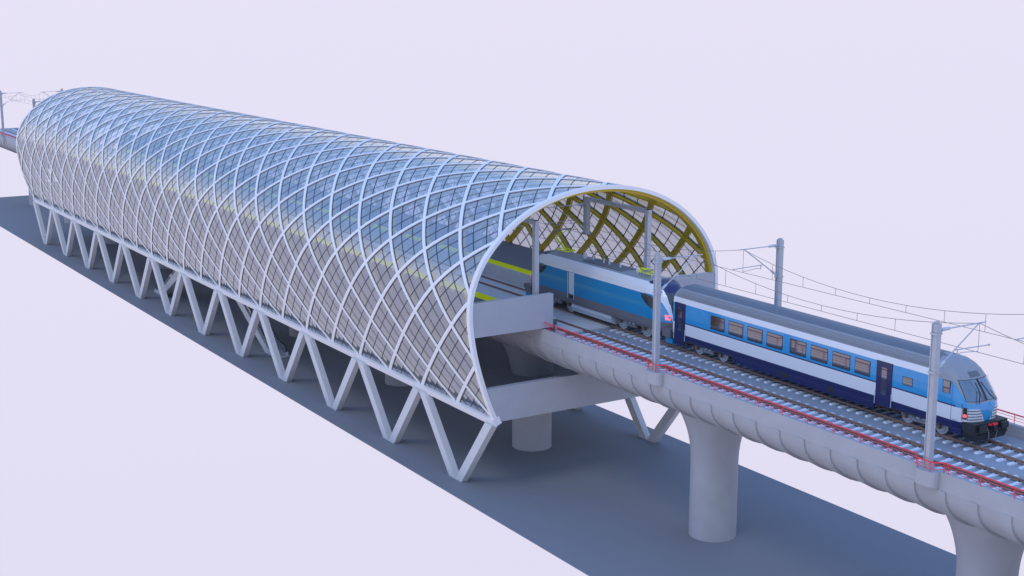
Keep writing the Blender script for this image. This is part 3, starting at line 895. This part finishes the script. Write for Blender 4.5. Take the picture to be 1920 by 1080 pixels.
# tanks / underframe
mb = MB(M['insul']); 
P = [(-1.25, 12.6), (-1.32, 12.35), (-1.2, 12.02), (-.95, 11.9), (.95, 11.9), (1.2, 12.02), (1.32, 12.35), (1.25, 12.6)]
n = len(P); mb.add([(TX+x, 83.3, z) for x, z in P] + [(TX+x, 88.5, z) for x, z in P], [tuple(range(n)), tuple(range(2*n-1, n-1, -1))] + [(j, (j+1) % n, n+(j+1) % n, n+j) for j in range(n)])
lpart(mb, 'underfloor_tank')
bogie(loco, TX, 81.05, 2.9, .6, LO, False); bogie(loco, TX, 90.75, 2.9, .6, LO, False)
for e in (0, 1):
    yb_ = lyf if e == 0 else lyr; d = -1 if e == 0 else 1
    mb = MB(M['greyskirt']); mb.box(TX-1.3, TX+1.3, *sorted((yb_-d*.9, yb_-d*.02)), 12.35, 12.95); lpart(mb, 'buffer_beam')
    mb = MB(M['loco_blue']); mb.box(TX-1.15, TX+1.15, *sorted((yb_-d*.7, yb_+d*.08)), 11.92, 12.3); lpart(mb, 'snow_plough')
    for s in (-1, 1):
        mb = MB(M['bogie']); xx = TX+s*.87; mb.tube([(xx, yb_, 12.74), (xx, yb_+d*.36, 12.74)], .13, 12); mb.box(xx-.25, xx+.25, *sorted((yb_+d*.36, yb_+d*.46)), 12.57, 12.91); lpart(mb, 'buffer')
    for s in (-1, 1):
        mb = MB(M['pinklamp'])
        p = []
        for dd in (.36, .52, .70):
            for z in (13.50, 13.86):
                d2 = dd + (z-13.5)*.25; p.append((TX+s*(sx(d2, z)+.02), (lyf+d2) if e == 0 else (lyr-d2), z))
        mb.add(p, [(0, 2, 3, 1), (2, 4, 5, 3)])
        lpart(mb, 'tail_lamp')
# roof equipment
for yy, x, r, h in ((92.0, -.35, .05, .3), (91.0, .5, .05, .3), (88.6, 0, .15, .42), (87.5, 0, .06, .36), (86.1, 0, .06, .36), (85.4, 0, .06, .38), (84.0, 0, .06, .38), (82.1, .1, .06, .36), (81.4, -.35, .05, .3), (79.7, -.35, .05, .3), (80.6, .5, .05, .3)):
    mb = MB(M['insul'])
    mb.tube([(TX+x, yy, 15.9), (TX+x, yy, 15.95+h*.5), (TX+x, yy, 15.97+h)], [r, r*1.15, r*.9], 12); lpart(mb, 'roof_insulator')
mb = MB(M['roofd']); mb.box(TX-.7, TX+.7, 82.9, 87.9, 15.93, 15.99)
mb.tube([(TX+.35, 82.1, 16.3), (TX+.35, 88.6, 16.36)], .02, 6); lpart(mb, 'roof_panel')
def panto(y, up, d):
    mb = MB(M['panto'])
    z = 16.22
    for x in (-.45, .45): mb.bar((TX+x, y-.75, z), (TX+x, y+.75, z), .07, .07)
    for yy in (-.75, 0, .75): mb.bar((TX-.45, y+yy, z), (TX+.45, y+yy, z), .07, .07)
    f = lpart(mb, 'pantograph')
    mb = MB(M['panto'])
    if up: a, j, h = (TX, y-.1, z), (TX, y+1.35, 17.02), (TX, y+.1, 17.80)
    else: a, j, h = (TX, y-.6, z+.05), (TX, y+.95, 16.36), (TX, y-.5, 16.42)
    mb.tube([a, j], .06, 8); mb.tube([(a[0]+.1, a[1]+.35, a[2]), (j[0], j[1]+.1, j[2]-.1)], .025, 6)
    for x in (-.32, .32): mb.tube([j, (TX+x, h[1], h[2])], .032, 6)
    lpart(mb, 'arm', f)
    mb = MB(M['bogie'], M['panto'])
    for q in (-.18, .18): mb.tube([(TX-.95, h[1]+q, h[2]-.08), (TX-.65, h[1]+q, h[2]+.04), (TX+.65, h[1]+q, h[2]+.04), (TX+.95, h[1]+q, h[2]-.08)], .03, 6, 0)
    mb.bar((TX-.4, h[1]-.2, h[2]), (TX-.4, h[1]+.2, h[2]), .03, .03); mb.bar((TX+.4, h[1]-.2, h[2]), (TX+.4, h[1]+.2, h[2]), .03, .03)
    lpart(mb, 'contact_head', f)
panto(91.3, True, 1); panto(80.5, False, 1)

# ------------------------------------------------------------------ world and light
w = bpy.data.worlds.new('World'); sc.world = w; w.use_nodes = True
nt = w.node_tree; bg = nt.nodes['Background']
geo = nt.nodes.new('ShaderNodeTexCoord'); sep = nt.nodes.new('ShaderNodeSeparateXYZ')
nt.links.new(geo.outputs['Generated'], sep.inputs[0])
mr = nt.nodes.new('ShaderNodeMapRange'); mr.inputs['From Min'].default_value = -1; mr.inputs['From Max'].default_value = 1
nt.links.new(sep.outputs['Z'], mr.inputs['Value'])
rp = nt.nodes.new('ShaderNodeValToRGB'); cr_ = rp.color_ramp
nt.links.new(mr.outputs[0], rp.inputs[0]); nt.links.new(rp.outputs[0], bg.inputs[0])
stops = [(0.0, (.50, .49, .58)), (.18, (.66, .635, .77)), (.30, (.755, .725, .895)), (.495, (.80, .765, .93)), (.500, (.80, .765, .93)), (.515, (1.1, 1.06, 1.18)), (.56, (1.05, 1.06, 1.2)), (.64, (.47, .72, 1.22)), (1.0, (.32, .58, 1.3))]
cr_.elements[0].position = stops[0][0]; cr_.elements[0].color = (*stops[0][1], 1)
cr_.elements[1].position = 1; cr_.elements[1].color = (*stops[-1][1], 1)
for p_, c_ in stops[1:-1]:
    e = cr_.elements.new(p_); e.color = (*c_, 1)
bg.inputs[1].default_value = 1.0
sun = bpy.data.lights.new('sun', 'SUN'); sun.energy = .5; sun.angle = math.radians(20); sun.color = (1, .96, .9)
so = bpy.data.objects.new('sun', sun); COL.objects.link(so)
so.rotation_euler = (math.radians(38), 0, math.radians(-60))

# ------------------------------------------------------------------ camera
cam = bpy.data.cameras.new('camera'); co = bpy.data.objects.new('camera', cam); COL.objects.link(co)
cam.lens = 50; cam.sensor_width = 36; cam.clip_end = 2000; cam.clip_start = .5
th, az = math.radians(11.6743), math.radians(31.8706)
fh = Vector((math.sin(az), math.cos(az), 0)); r_ = Vector((math.cos(az), -math.sin(az), 0))
fw = fh*math.cos(th) + Vector((0, 0, -math.sin(th))); up = r_.cross(fw)
mtx = Matrix((r_, up, -fw)).transposed().to_4x4(); mtx.translation = Vector((-59.75, 0, 35.9))
co.matrix_world = mtx
sc.camera = co
sc.view_settings.view_transform = 'Standard'; sc.view_settings.look = 'None'; sc.view_settings.exposure = 0; sc.view_settings.gamma = 1
sc.cycles.max_bounces = 8; sc.cycles.transparent_max_bounces = 24; sc.cycles.caustics_reflective = False
